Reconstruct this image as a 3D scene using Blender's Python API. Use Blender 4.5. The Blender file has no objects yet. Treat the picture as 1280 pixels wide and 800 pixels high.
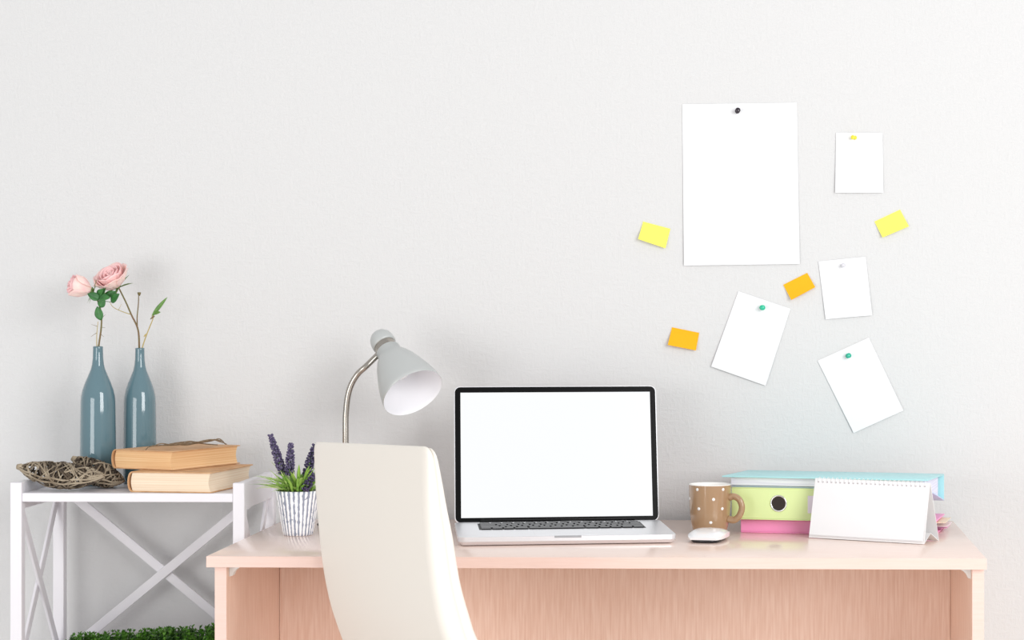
import bpy, bmesh, math, random
from mathutils import Vector, Matrix

random.seed(7)
S = bpy.context.scene
COL = S.collection

# ------------------------------------------------------------------ camera
F_PX, PX0, PY0 = 2800.0, 873.0, 375.0          # focal length and principal point, 1280x800 frame
YAW = math.radians(1.5)
CAM = Vector((0.0, -4.118, 1.1525))            # wall plane is y = 0
cd = bpy.data.cameras.new('camera')
cd.sensor_width = 36.0
cd.lens = 36.0 * F_PX / 1280.0
cd.shift_x = -(PX0 - 640.0) / 1280.0
cd.shift_y = -(400.0 - PY0) / 1280.0
cd.clip_start = 0.05
cam = bpy.data.objects.new('camera', cd)
cam.location = CAM
cam.rotation_euler = (math.radians(90), 0, YAW)
COL.objects.link(cam)
S.camera = cam

# ------------------------------------------------------------------ world, lights, exposure
w = bpy.data.worlds.new('room_light')
S.world = w
w.use_nodes = True
bg = w.node_tree.nodes['Background']
bg.inputs[0].default_value = (0.985, 0.99, 1.0, 1)
bg.inputs[1].default_value = 0.56

def area_light(name, loc, aim, size, watts, color=(1, 1, 1)):
    l = bpy.data.lights.new(name, 'AREA')
    l.shape = 'RECTANGLE'
    l.size, l.size_y = size
    l.energy = watts
    l.color = color
    o = bpy.data.objects.new(name, l)
    o.location = loc
    o.rotation_euler = (Vector(aim) - Vector(loc)).to_track_quat('-Z', 'Y').to_euler()
    COL.objects.link(o)
    return o

area_light('softbox_right', (2.1, -3.7, 1.95), (0.25, 0, 0.95), (2.0, 2.0), 81, (1, 0.995, 0.99))
area_light('softbox_left', (-2.6, -3.9, 0.95), (-0.4, 0, 0.7), (1.8, 1.6), 33, (1, 0.995, 0.99))

S.view_settings.view_transform = 'Standard'
S.view_settings.look = 'None'
S.view_settings.gamma = 1.0
S.view_settings.use_curve_mapping = False
S.view_settings.exposure = 0.28

# ------------------------------------------------------------------ pixel -> place
FWD = Vector((-math.sin(YAW), math.cos(YAW), 0))
RGT = Vector((math.cos(YAW), math.sin(YAW), 0))
UP = Vector((0, 0, 1))
def ray(px, py):
    return FWD + RGT * ((px - PX0) / F_PX) + UP * ((PY0 - py) / F_PX)
def on_y(px, py, y):
    d = ray(px, py)
    return CAM + d * ((y - CAM.y) / d.y)
def on_z(px, py, z):
    d = ray(px, py)
    return CAM + d * ((z - CAM.z) / d.z)

# ------------------------------------------------------------------ helpers: tagging
def tag(o, label, cat, group=None):
    o['label'] = label
    o['category'] = cat
    if group:
        o['group'] = group
    return o
def thing(name, label, cat, loc=(0, 0, 0), rotz=0.0, group=None):
    o = bpy.data.objects.new(name, None)
    o.empty_display_size = 0.02
    o.location = loc
    o.rotation_euler = (0, 0, rotz)
    COL.objects.link(o)
    return tag(o, label, cat, group)
def link(name, me, m=None, parent=None, smooth=False, label=None):
    o = bpy.data.objects.new(name, me)
    COL.objects.link(o)
    if m is not None and not me.materials:
        me.materials.append(m)
    if parent is not None:
        o.parent = parent
    if smooth:
        me.polygons.foreach_set('use_smooth', [True] * len(me.polygons))
    if label:
        o['label'] = label
    return o
def obj(name, bm, m, parent=None, smooth=False, label=None, autosmooth=None):
    me = bpy.data.meshes.new(name)
    bm.normal_update()
    bm.to_mesh(me)
    bm.free()
    o = link(name, me, m, parent, smooth or autosmooth is not None, label)
    if autosmooth is not None:
        me.set_sharp_from_angle(angle=math.radians(autosmooth))
    return o

# ------------------------------------------------------------------ helpers: shapes
def box(bm, lo, hi, bevel=0.0, seg=2, mat=None):
    lo, hi = Vector(lo), Vector(hi)
    g = bmesh.ops.create_cube(bm, size=1.0)
    vs = g['verts']
    c, s = (lo + hi) / 2, hi - lo
    for v in vs:
        v.co = Vector((c.x + v.co.x * s.x, c.y + v.co.y * s.y, c.z + v.co.z * s.z))
    if bevel > 0:
        es = list({e for v in vs for e in v.link_edges})
        r = bmesh.ops.bevel(bm, geom=es, offset=bevel, segments=seg, profile=0.5, affect='EDGES')
        vs = list({v for f in r['faces'] for v in f.verts} | {v for v in vs if v.is_valid})
    if mat is not None:
        for v in vs:
            v.co = mat @ v.co
    return vs
def newbox(lo, hi, bevel=0.0, seg=2, mat=None):
    bm = bmesh.new()
    box(bm, lo, hi, bevel, seg, mat)
    return bm
def bar(bm, a, b, wdt, thk, normal, bevel=0.001):
    """a flat bar from a to b: width across, thickness along normal"""
    a, b, n = Vector(a), Vector(b), Vector(normal).normalized()
    t = (b - a).normalized()
    s = n.cross(t).normalized()
    m = Matrix((( t.x, s.x, n.x, a.x), (t.y, s.y, n.y, a.y), (t.z, s.z, n.z, a.z), (0, 0, 0, 1)))
    box(bm, (0, -wdt / 2, -thk / 2), ((b - a).length, wdt / 2, thk / 2), bevel, 1, m)
def lathe(bm, prof, seg=48, mat=None, close_ends=True, rfun=None):
    rings = []
    for (r, z) in prof:
        if r < 1e-6:
            rings.append([bm.verts.new((0, 0, z))])
        else:
            ring = []
            for k in range(seg):
                a = 2 * math.pi * k / seg
                rr = r * (rfun(a, z) if rfun else 1.0)
                ring.append(bm.verts.new((rr * math.cos(a), rr * math.sin(a), z)))
            rings.append(ring)
    for A, B in zip(rings, rings[1:]):
        for k in range(seg):
            k2 = (k + 1) % seg
            if len(A) == 1 and len(B) == 1:
                continue
            if len(A) == 1:
                bm.faces.new((A[0], B[k2], B[k]))
            elif len(B) == 1:
                bm.faces.new((A[k], A[k2], B[0]))
            else:
                bm.faces.new((A[k], A[k2], B[k2], B[k]))
    if mat is not None:
        for R in rings:
            for v in R:
                v.co = mat @ v.co
    return rings
def catmull(pts, n=6):
    pts = [Vector(p) for p in pts]
    P = [pts[0] * 2 - pts[1]] + pts + [pts[-1] * 2 - pts[-2]]
    out = []
    for i in range(1, len(P) - 2):
        p0, p1, p2, p3 = P[i - 1:i + 3]
        for k in range(n):
            t = k / n
            out.append(0.5 * ((2 * p1) + (p2 - p0) * t + (2 * p0 - 5 * p1 + 4 * p2 - p3) * t * t
                              + (3 * p1 - p0 - 3 * p2 + p3) * t ** 3))
    out.append(pts[-1])
    return out
def tube(bm, pts, rad, seg=8, cap=True, flat=1.0):
    pts = [Vector(p) for p in pts]
    n = len(pts)
    rads = rad if isinstance(rad, (list, tuple)) else [rad] * n
    if len(rads) != n:
        rads = [rads[0] + (rads[-1] - rads[0]) * i / (n - 1) for i in range(n)]
    t0 = (pts[1] - pts[0]).normalized()
    nrm = t0.orthogonal().normalized()
    rings = []
    for i, p in enumerate(pts):
        t = (pts[min(i + 1, n - 1)] - pts[max(i - 1, 0)]).normalized()
        nrm = (nrm - t * nrm.dot(t))
        if nrm.length < 1e-6:
            nrm = t.orthogonal()
        nrm.normalize()
        b = t.cross(nrm)
        rings.append([bm.verts.new(p + (nrm * math.cos(2 * math.pi * k / seg)
                                        + b * flat * math.sin(2 * math.pi * k / seg)) * rads[i]) for k in range(seg)])
    for A, B in zip(rings, rings[1:]):
        for k in range(seg):
            bm.faces.new((A[k], A[(k + 1) % seg], B[(k + 1) % seg], B[k]))
    if cap:
        bm.faces.new(list(reversed(rings[0])))
        bm.faces.new(rings[-1])
def newtube(pts, rad, seg=8, flat=1.0):
    bm = bmesh.new()
    tube(bm, pts, rad, seg, True, flat)
    return bm
def prism(bm, poly, h0, h1, mat=None):
    """polygon in xy extruded between z = h0 and h1"""
    lo = [bm.verts.new((p[0], p[1], h0)) for p in poly]
    hi = [bm.verts.new((p[0], p[1], h1)) for p in poly]
    n = len(poly)
    bm.faces.new(list(reversed(lo)))
    bm.faces.new(hi)
    for k in range(n):
        bm.faces.new((lo[k], lo[(k + 1) % n], hi[(k + 1) % n], hi[k]))
    if mat is not None:
        for v in lo + hi:
            v.co = mat @ v.co
def solid_grid(bm, grid, thick):
    """grid[i][j] of points -> sheet with real thickness"""
    nu, nv = len(grid), len(grid[0])
    def nor(i, j):
        a = grid[min(i + 1, nu - 1)][j] - grid[max(i - 1, 0)][j]
        b = grid[i][min(j + 1, nv - 1)] - grid[i][max(j - 1, 0)]
        c = a.cross(b)
        return c.normalized() if c.length > 1e-12 else Vector((0, 0, 1))
    A = [[bm.verts.new(grid[i][j] + nor(i, j) * thick / 2) for j in range(nv)] for i in range(nu)]
    B = [[bm.verts.new(grid[i][j] - nor(i, j) * thick / 2) for j in range(nv)] for i in range(nu)]
    for i in range(nu - 1):
        for j in range(nv - 1):
            bm.faces.new((A[i][j], A[i + 1][j], A[i + 1][j + 1], A[i][j + 1]))
            bm.faces.new((B[i][j], B[i][j + 1], B[i + 1][j + 1], B[i + 1][j]))
    loop = ([(i, 0) for i in range(nu)] + [(nu - 1, j) for j in range(1, nv)]
            + [(i, nv - 1) for i in range(nu - 2, -1, -1)] + [(0, j) for j in range(nv - 2, 0, -1)])
    for (i, j), (k, l) in zip(loop, loop[1:] + loop[:1]):
        bm.faces.new((A[i][j], B[i][j], B[k][l], A[k][l]))

# ------------------------------------------------------------------ materials
def srgb(r, g, b):
    f = lambda c: (c / 255) / 12.92 if c / 255 <= 0.04045 else (((c / 255) + 0.055) / 1.055) ** 2.4
    return (f(r), f(g), f(b), 1)
MATS = {}
def mat(name, col, rough=0.5, metal=0.0, spec=0.5, coat=0.0, col2=None, nscale=30, stretch=(1, 1, 1), bump=0.0,
        bscale=200, bstretch=(1, 1, 1), emit=None, emit_str=0.0, detail=4, sheen=0.0, contrast=(0.35, 0.65), trans=0.0,
        sub=0.0, bdist=0.002):
    m = bpy.data.materials.new(name)
    m.use_nodes = True
    nt = m.node_tree
    b = nt.nodes['Principled BSDF']
    b.inputs['Base Color'].default_value = col
    b.inputs['Roughness'].default_value = rough
    b.inputs['Metallic'].default_value = metal
    b.inputs['Specular IOR Level'].default_value = spec
    b.inputs['Coat Weight'].default_value = coat
    b.inputs['Coat Roughness'].default_value = 0.05
    b.inputs['Sheen Weight'].default_value = sheen
    if sub:
        b.inputs['Subsurface Weight'].default_value = sub
        b.inputs['Subsurface Radius'].default_value = (0.01, 0.006, 0.005)
        b.inputs['Subsurface Scale'].default_value = 0.3
    if emit:
        b.inputs['Emission Color'].default_value = emit
        b.inputs['Emission Strength'].default_value = emit_str
    tc = nt.nodes.new('ShaderNodeTexCoord')
    def mapped(st):
        mp = nt.nodes.new('ShaderNodeMapping')
        mp.inputs['Scale'].default_value = st
        nt.links.new(tc.outputs['Object'], mp.inputs['Vector'])
        return mp
    if col2 is not None:
        nz = nt.nodes.new('ShaderNodeTexNoise')
        nz.inputs['Scale'].default_value = nscale
        nz.inputs['Detail'].default_value = detail
        nt.links.new(mapped(stretch).outputs[0], nz.inputs['Vector'])
        rp = nt.nodes.new('ShaderNodeValToRGB')
        rp.color_ramp.elements[0].position, rp.color_ramp.elements[1].position = contrast
        rp.color_ramp.elements[0].color = col
        rp.color_ramp.elements[1].color = col2
        nt.links.new(nz.outputs['Fac'], rp.inputs['Fac'])
        nt.links.new(rp.outputs['Color'], b.inputs['Base Color'])
    if bump:
        nz = nt.nodes.new('ShaderNodeTexNoise')
        nz.inputs['Scale'].default_value = bscale
        nz.inputs['Detail'].default_value = 3
        nt.links.new(mapped(bstretch).outputs[0], nz.inputs['Vector'])
        bp = nt.nodes.new('ShaderNodeBump')
        bp.inputs['Strength'].default_value = bump
        bp.inputs['Distance'].default_value = bdist
        nt.links.new(nz.outputs['Fac'], bp.inputs['Height'])
        nt.links.new(bp.outputs['Normal'], b.inputs['Normal'])
    MATS[name] = m
    return m

def wallpaper():
    """off-white embossed wallpaper: short woven strokes in relief"""
    m = mat('wallpaper', srgb(218, 218, 218), rough=0.75, spec=0.25)
    nt = m.node_tree
    b = nt.nodes['Principled BSDF']
    tc = nt.nodes.new('ShaderNodeTexCoord')
    hs = []
    for st, sc in (((1.0, 1, 0.32), 170), ((0.3, 1, 1.0), 150), ((1, 1, 1), 420)):
        mp = nt.nodes.new('ShaderNodeMapping')
        mp.inputs['Scale'].default_value = st
        nt.links.new(tc.outputs['Object'], mp.inputs['Vector'])
        nz = nt.nodes.new('ShaderNodeTexNoise')
        nz.inputs['Scale'].default_value = sc
        nz.inputs['Detail'].default_value = 2
        nt.links.new(mp.outputs[0], nz.inputs['Vector'])
        hs.append(nz)
    a1 = nt.nodes.new('ShaderNodeMath'); a1.operation = 'MAXIMUM'
    nt.links.new(hs[0].outputs['Fac'], a1.inputs[0]); nt.links.new(hs[1].outputs['Fac'], a1.inputs[1])
    a2 = nt.nodes.new('ShaderNodeMath'); a2.operation = 'MULTIPLY_ADD'
    a2.inputs[1].default_value = 0.25
    nt.links.new(hs[2].outputs['Fac'], a2.inputs[0]); nt.links.new(a1.outputs[0], a2.inputs[2])
    bp = nt.nodes.new('ShaderNodeBump')
    bp.inputs['Strength'].default_value = 0.55
    bp.inputs['Distance'].default_value = 0.0022
    nt.links.new(a2.outputs[0], bp.inputs['Height'])
    nt.links.new(bp.outputs['Normal'], b.inputs['Normal'])
    return m

def woodgrain(name, c1, c2, along, rough=0.35, coat=0.0):
    st = [14, 14, 14]
    st['xyz'.index(along)] = 0.7
    return mat(name, c1, rough=rough, col2=c2, nscale=22, stretch=tuple(st), detail=6, contrast=(0.3, 0.7), spec=0.5,
               bump=0.04, bscale=20, bstretch=tuple(s * 2 for s in st), coat=coat)

M_wall = wallpaper()
M_floor = woodgrain('floor_laminate', srgb(236, 233, 230), srgb(228, 224, 220), 'x', 0.45)
M_desk_top = woodgrain('birch_top', srgb(248, 226, 215), srgb(243, 217, 204), 'x', 0.17)
M_desk_panel = woodgrain('birch_panel', srgb(252, 223, 206), srgb(238, 201, 180), 'z', 0.45)
M_white = mat('white_lacquer', srgb(231, 229, 234), rough=0.32, spec=0.5)
M_bracket = mat('white_plastic', srgb(240, 240, 238), rough=0.4)
M_paper = mat('white_paper', srgb(240, 241, 243), rough=0.8, spec=0.2)
M_card = mat('white_card', srgb(242, 241, 241), rough=0.55, spec=0.3)
M_yellow_note = mat('yellow_note', srgb(252, 246, 112), rough=0.8, spec=0.15)
M_orange_note = mat('orange_note', srgb(252, 182, 36), rough=0.8, spec=0.15)

# ------------------------------------------------------------------ the room
bm = newbox((-4.5, 0, 0), (3.5, 0.12, 3.2))
o = obj('wall_back', bm, M_wall); o['kind'] = 'structure'
bm = newbox((-4.5, -5.5, -0.05), (3.5, 0.12, 0))
o = obj('floor', bm, M_floor); o['kind'] = 'structure'
bm = newbox((-4.5, -0.014, 0), (3.5, -0.0005, 0.07), 0.003)
o = obj('baseboard_back', bm, M_white); o['kind'] = 'structure'

# ------------------------------------------------------------------ desk
DZ = 0.75
fl, fr = on_z(257, 695.4, DZ), on_z(1233, 697.4, DZ)
DX0, DX1 = fl.x, fr.x
DY0 = (fl.y + fr.y) / 2
DY1 = -0.022
TH = 0.0178
desk = thing('desk', 'pale birch laminate desk with a panel back carrying the laptop', 'desk', ((DX0 + DX1) / 2, (DY0 + DY1) / 2, 0))
def dloc(p): return (p[0] - desk.location.x, p[1] - desk.location.y, p[2])
def dbox(lo, hi, bv=0.0012): return newbox(dloc(lo), dloc(hi), bv, 2)
obj('desktop', dbox((DX0, DY0, DZ - TH), (DX1, DY1, DZ), 0.0015), M_desk_top, desk, autosmooth=40)
M_edge = woodgrain('birch_edge_band', srgb(240, 209, 198), srgb(236, 203, 190), 'x', 0.4)
obj('edge_band', dbox((DX0, DY0 - 0.001, DZ - TH), (DX1, DY0, DZ - 0.0006), 0.0003), M_edge, desk)
LX0, LX1 = DX0 + 0.0105, DX1 - 0.003
LT = 0.0185
ly0 = DY0 + 0.012
obj('side_panel', dbox((LX0, ly0, 0), (LX0 + LT, DY1 - 0.01, DZ - TH - 0.0003)), M_desk_panel, desk)
obj('side_panel', dbox((LX1 - LT, ly0, 0), (LX1, DY1 - 0.01, DZ - TH - 0.0003)), M_desk_panel, desk)
for x in (LX0, LX1 - LT):
    obj('edge_band', dbox((x, ly0 - 0.001, 0), (x + LT, ly0, DZ - TH - 0.0005), 0.0003), M_edge, desk)
myy = -0.215
obj('modesty_panel', dbox((LX0 + LT + 0.0003, myy, 0.16), (LX1 - LT - 0.0003, myy + 0.016, DZ - TH - 0.0003)), M_desk_panel, desk)
for sgn, x in ((1, LX0 + LT), (-1, LX1 - LT)):
    bm = bmesh.new()
    n = 6
    poly = [(0, 0), (0.020, 0)] + [(0.020 * (1 - math.sin(math.pi / 2 * k / n)) + 0.004 * math.sin(math.pi * k / n / 2), -0.018 * (1 - math.cos(math.pi / 2 * k / n)) - 0.002) for k in range(n + 1)]
    poly = [(0, 0), (0.019, 0), (0.0185, -0.002), (0.012, -0.0055), (0.007, -0.0105), (0.0045, -0.0165), (0, -0.0175)]
    m = Matrix.Translation(dloc((x + sgn * 0.0002, DY0 + 0.03, DZ - TH - 0.0005))) @ Matrix(((sgn, 0, 0, 0), (0, 0, 1, 0), (0, 1, 0, 0), (0, 0, 0, 1)))
    prism(bm, poly, 0, 0.018, m)
    bmesh.ops.recalc_face_normals(bm, faces=bm.faces)
    obj('corner_bracket', bm, M_bracket, desk, label='white plastic corner bracket')

# ------------------------------------------------------------------ white shelf rack
SHZ, SHT, POSTZ = 0.8205, 0.0152, 0.8385
SYF = -0.298
a = on_y(12.5, 640, SYF); b = on_y(305.5, 640, SYF)
SX0, SX1, SYB = a.x, b.x, -0.045
PW, PD = 0.0202, 0.019
rack = thing('shelf_rack', 'white wooden rack with crossed braces standing beside the desk', 'shelf', ((SX0 + SX1) / 2, (SYF + SYB) / 2, 0))
def rl(p): return (p[0] - rack.location.x, p[1] - rack.location.y, p[2])
def rbox(lo, hi, bv=0.001): return newbox(rl(lo), rl(hi), bv, 1)
for x in (SX0, SX1 - PW):
    for y in (SYF, SYB - PD):
        obj('post', rbox((x, y, 0), (x + PW, y + PD, POSTZ)), M_white, rack)
for z in (SHZ, 0.505, 0.15):
    obj('shelf_board', rbox((SX0 + PW + 0.0002, SYF + 0.001, z - SHT), (SX1 - PW - 0.0002, SYB - 0.002, z)), M_white, rack)
for sx, x in ((1, SX0 + 0.004), (-1, SX1 - 0.004 - 0.012)):
    yy0, yy1 = SYF + PD, SYB - PD
    obj('top_rail', rbox((x, yy0, POSTZ - 0.047), (x + 0.012, yy1, POSTZ)), M_white, rack)
    for z0, z1 in ((0.505, POSTZ - 0.047), (0.15, 0.505 - SHT)):
        xc = x + 0.006
        bm = bmesh.new(); bar(bm, rl((xc - 0.0025, yy0, z0)), rl((xc - 0.0025, yy1, z1)), 0.018, 0.005, (1, 0, 0)); obj('cross_brace', bm, M_white, rack)
        bm = bmesh.new(); bar(bm, rl((xc + 0.0027, yy0, z1)), rl((xc + 0.0027, yy1, z0)), 0.018, 0.005, (1, 0, 0)); obj('cross_brace', bm, M_white, rack)
by = SYB - PD / 2
for z0, z1 in ((0.505, SHZ - SHT), (0.15, 0.505 - SHT)):
    xa, xb = SX0 + PW, SX1 - PW
    bm = bmesh.new(); bar(bm, rl((xa, by - 0.0031, z0)), rl((xb, by - 0.0031, z1)), 0.017, 0.006, (0, 1, 0)); obj('cross_brace', bm, M_white, rack)
    bm = bmesh.new(); bar(bm, rl((xa, by + 0.0031, z1)), rl((xb, by + 0.0031, z0)), 0.017, 0.006, (0, 1, 0)); obj('cross_brace', bm, M_white, rack)

# ------------------------------------------------------------------ office chair (facing the laptop side, seen from behind)
M_leather = mat('cream_leather', srgb(240, 234, 225), rough=0.42, spec=0.45, bump=0.05, bscale=600, bdist=0.001)
M_seam = mat('cream_piping', srgb(240, 230, 216), rough=0.5)
M_chrome = mat('chrome', srgb(225, 225, 225), rough=0.12, metal=1.0)
M_black_pl = mat('black_plastic', srgb(28, 28, 30), rough=0.4)
CH = math.radians(35)
cdv = Vector((math.cos(CH), math.sin(CH), 0)); crv = Vector((math.sin(CH), -math.cos(CH), 0))
near = on_z(540, 556, 0.948)
near.z = 0
CWID = 0.40
croot = near - crv * (CWID / 2) + cdv * 0.27
chair = thing('office_chair', 'cream leather office chair drawn up to the desk', 'chair', (croot.x, croot.y, 0), CH)
# local frame: +x forward, +y to the sitter's left (away), origin under the seat centre
def near_plane(px, py):
    d = ray(px, py)
    n = Vector((-cdv.y, cdv.x, 0))
    p = CAM + d * ((near - CAM).dot(n) / d.dot(n))
    return ((p - near).dot(cdv) - 0.27, p.z)
rear = [near_plane(*p) for p in ((533, 557), (534.5, 610), (537, 660), (541.5, 710), (548, 755), (559, 800))]
front = [near_plane(*p) for p in ((547, 561), (555.5, 600), (562, 635), (569, 668), (574, 700), (580, 733), (590, 768), (601, 800))]
rear = rear + [(rear[-1][0] + 0.035, 0.585), (rear[-1][0] + 0.085, 0.505), (rear[-1][0] + 0.16, 0.455), (-0.02, 0.435), (0.17, 0.430), (0.245, 0.440)]
front = front + [(front[-1][0] + 0.045, 0.59), (front[-1][0] + 0.095, 0.535), (-0.03, 0.51), (0.15, 0.508), (0.235, 0.495), (0.262, 0.470)]
rc = [tuple(p) for p in catmull([(p[0], p[1], 0) for p in rear], 5)]
fc = [tuple(p) for p in catmull([(p[0], p[1], 0) for p in front], 5)]
# resample both to the same count by arc length
def resample(pts, n):
    pts = [Vector(p) for p in pts]
    L = [0]
    for p, q in zip(pts, pts[1:]): L.append(L[-1] + (q - p).length)
    out, k = [], 0
    for i in range(n):
        s = L[-1] * i / (n - 1)
        while k < len(L) - 2 and L[k + 1] < s: k += 1
        t = (s - L[k]) / max(1e-9, L[k + 1] - L[k])
        out.append(pts[k].lerp(pts[k + 1], t))
    return out
NP = 44
R_, F_ = resample(rc, NP), resample(fc, NP)
def chair_solid(name, A, B, halfw, rear_w, front_w, material, tilt=0.0, top_r=0.016):
    """loft of rounded sections along the profile; A = rear line, B = front line, top first"""
    sect = []
    for (cw, q0, sg_w, rw, rq, a0) in ((1, 0, 1, rear_w, 0.55, 0), (1, 1, 1, front_w, 0.40, 1), (-1, 1, -1, front_w, 0.40, 2), (-1, 0, -1, rear_w, 0.55, 3)):
        n = 6
        for k in range(n + 1):
            t = math.pi / 2 * k / n
            if a0 == 0: w_, q = 1, (rw * (math.sin(t) - 1), rq * (1 - math.cos(t)))
            elif a0 == 1: w_, q = 1, (rw * (math.cos(t) - 1), 1 - rq * (1 - math.sin(t)))
            elif a0 == 2: w_, q = -1, (rw * (1 - math.sin(t)), 1 - rq * (1 - math.cos(t)))
            else: w_, q = -1, (rw * (1 - math.cos(t)), rq * (1 - math.sin(t)))
            sect.append((w_, q[0], q[1]))
    bm = bmesh.new()
    rings = []
    def ring(a_, b_, shrink_w, shrink_q, push):
        out = []
        for w_, dw, q in sect:
            qq = 0.5 + (q - 0.5) * shrink_q
            p = a_.lerp(b_, qq) + push
            out.append(bm.verts.new((p.x, w_ * (halfw - shrink_w) + dw, p.y)))
        return out
    def cap(i, j):
        d = (A[i] - A[j] + B[i] - B[j]).normalized()
        res = []
        for k in range(1, 6):
            t = math.pi / 2 * k / 5
            res.append((top_r * (1 - math.cos(t)), max(0.06, math.cos(t) ** 0.6), d * (top_r * math.sin(t) - top_r)))
        return res
    for sw, sq, pu in reversed(cap(0, 1)):
        rings.append(ring(A[0], B[0], sw, sq, pu))
    i0 = 0
    # the run of the profile starts below the rounded end
    while (A[i0] - A[0]).length < top_r: i0 += 1
    i1 = len(A) - 1
    while (A[i1] - A[-1]).length < top_r: i1 -= 1
    for i in range(i0, i1 + 1):
        rings.append(ring(A[i], B[i], 0, 1, Vector((0, 0, 0))))
    for sw, sq, pu in cap(len(A) - 1, len(A) - 2):
        rings.append(ring(A[-1], B[-1], sw, sq, pu))
    m_ = len(sect)
    for P, Q in zip(rings, rings[1:]):
        for k in range(m_):
            bm.faces.new((P[k], P[(k + 1) % m_], Q[(k + 1) % m_], Q[k]))
    bm.faces.new(rings[0]); bm.faces.new(rings[-1])
    bmesh.ops.recalc_face_normals(bm, faces=bm.faces)
    for v in bm.verts:
        v.co.z -= tilt * (v.co.y / halfw + 1) / 2
    return obj(name, bm, material, chair, autosmooth=70)
mid = [R_[i].lerp(F_[i], 0.62) for i in range(NP)]
mid2 = [R_[i].lerp(F_[i], 0.64) for i in range(NP)]
midi = [R_[i].lerp(F_[i], 0.58) for i in range(NP)]
chair_solid('shell', R_, mid, CWID / 2, 0.022, 0.004, M_leather, 0.014)
chair_solid('cushion', midi, F_, CWID / 2 - 0.002, 0.004, 0.012, M_leather, 0.014)
bm = bmesh.new(); lathe(bm, [(0.0, 0.16), (0.03, 0.16), (0.03, 0.30), (0.022, 0.30), (0.022, 0.405), (0.0, 0.405)], 24)
obj('gas_column', bm, M_chrome, chair, autosmooth=40)
obj('seat_plate', newbox((-0.10, -0.08, 0.405), (0.12, 0.08, 0.430), 0.004), M_black_pl, chair)
bm = bmesh.new(); lathe(bm, [(0, 0.10), (0.045, 0.10), (0.045, 0.155), (0.035, 0.165), (0, 0.165)], 24)
obj('base_hub', bm, M_chrome, chair, autosmooth=40)
for k in range(5):
    an = 2 * math.pi * k / 5 + 0.3
    e = Vector((math.cos(an), math.sin(an), 0))
    st = obj('base_arm', newtube([e * 0.035 + UP * 0.13, e * 0.16 + UP * 0.12, e * 0.27 + UP * 0.085], [0.02, 0.017, 0.012], 10), M_chrome, chair, smooth=True)
    bm = bmesh.new()
    ax = e.cross(UP)
    for sg in (-1, 1):
        c = e * 0.27 + UP * 0.03 + ax * 0.014 * sg
        m = Matrix.Translation(c) @ ax.to_track_quat('Z', 'Y').to_matrix().to_4x4()
        lathe(bm, [(0, -0.008), (0.026, -0.008), (0.03, -0.005), (0.03, 0.005), (0.026, 0.008), (0, 0.008)], 20, m)
    tube(bm, [e * 0.27 + UP * 0.03, e * 0.27 + UP * 0.09], 0.006, 8)
    obj('caster', bm, M_black_pl, chair, autosmooth=40)

# ------------------------------------------------------------------ laptop
M_alu = mat('brushed_aluminium', srgb(238, 238, 241), rough=0.38, metal=0.6)
M_screen = mat('lit_screen', srgb(20, 20, 20), rough=0.15, emit=(0.97, 0.985, 1.0, 1), emit_str=0.80)
M_bezel = mat('black_glass_bezel', srgb(4, 4, 5), rough=0.25, spec=0.15)
M_key = mat('black_key', srgb(38, 38, 42), rough=0.35)
M_rubber = mat('black_rubber', srgb(18, 18, 18), rough=0.6)
LW, LD, LH = 0.359, 0.247, 0.0155
LR = math.radians(9)
lf = on_z(572.5, 683.5, DZ)
lu = Vector((math.cos(LR), math.sin(LR), 0)); lv = Vector((-math.sin(LR), math.cos(LR), 0))
lo_ = lf + lu * (LW / 2) + lv * (LD / 2)
laptop = thing('laptop', 'open silver laptop with a glowing blank white screen', 'laptop', (lo_.x, lo_.y, DZ), LR)
def rounded_rect(w_, d_, r, n=6):
    pts = []
    for cx, cy, a0 in ((w_ / 2 - r, d_ / 2 - r, 0), (-w_ / 2 + r, d_ / 2 - r, 90), (-w_ / 2 + r, -d_ / 2 + r, 180), (w_ / 2 - r, -d_ / 2 + r, 270)):
        for k in range(n + 1):
            t = math.radians(a0 + 90 * k / n)
            pts.append((cx + r * math.cos(t), cy + r * math.sin(t)))
    return pts
def rr_slab(bm, w_, d_, r, z0, z1, bev=0.002, m=None, center=(0, 0), low_inset=None):
    ps = rounded_rect(w_, d_, r)
    lays = []
    li = bev if low_inset is None else low_inset
    for ins, z in ((li, z0), (0, z0 + min(li, (z1 - z0) * 0.6)), (0, z1 - bev * 0.5), (bev * 0.5, z1)):
        q = rounded_rect(w_ - 2 * ins, d_ - 2 * ins, max(r - ins, 0.0004))
        lays.append([bm.verts.new((p[0] + center[0], p[1] + center[1], z)) for p in q])
    n = len(ps)
    for A, B in zip(lays, lays[1:]):
        for k in range(n):
            bm.faces.new((A[k], A[(k + 1) % n], B[(k + 1) % n], B[k]))
    bm.faces.new(list(reversed(lays[0]))); bm.faces.new(lays[-1])
    if m is not None:
        for L in lays:
            for v in L: v.co = m @ v.co
bm = bmesh.new(); rr_slab(bm, LW, LD, 0.012, 0.0016, LH, 0.001, low_inset=0.006)
base = obj('base', bm, M_alu, laptop, autosmooth=35)
for sx in (-1, 1):
    for sy in (-1, 1):
        bm = bmesh.new(); lathe(bm, [(0, 0), (0.008, 0), (0.009, 0.0025), (0, 0.0025)], 16, Matrix.Translation((sx * 0.15, sy * 0.095, 0)))
        obj('rubber_foot', bm, M_rubber, base)
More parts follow.
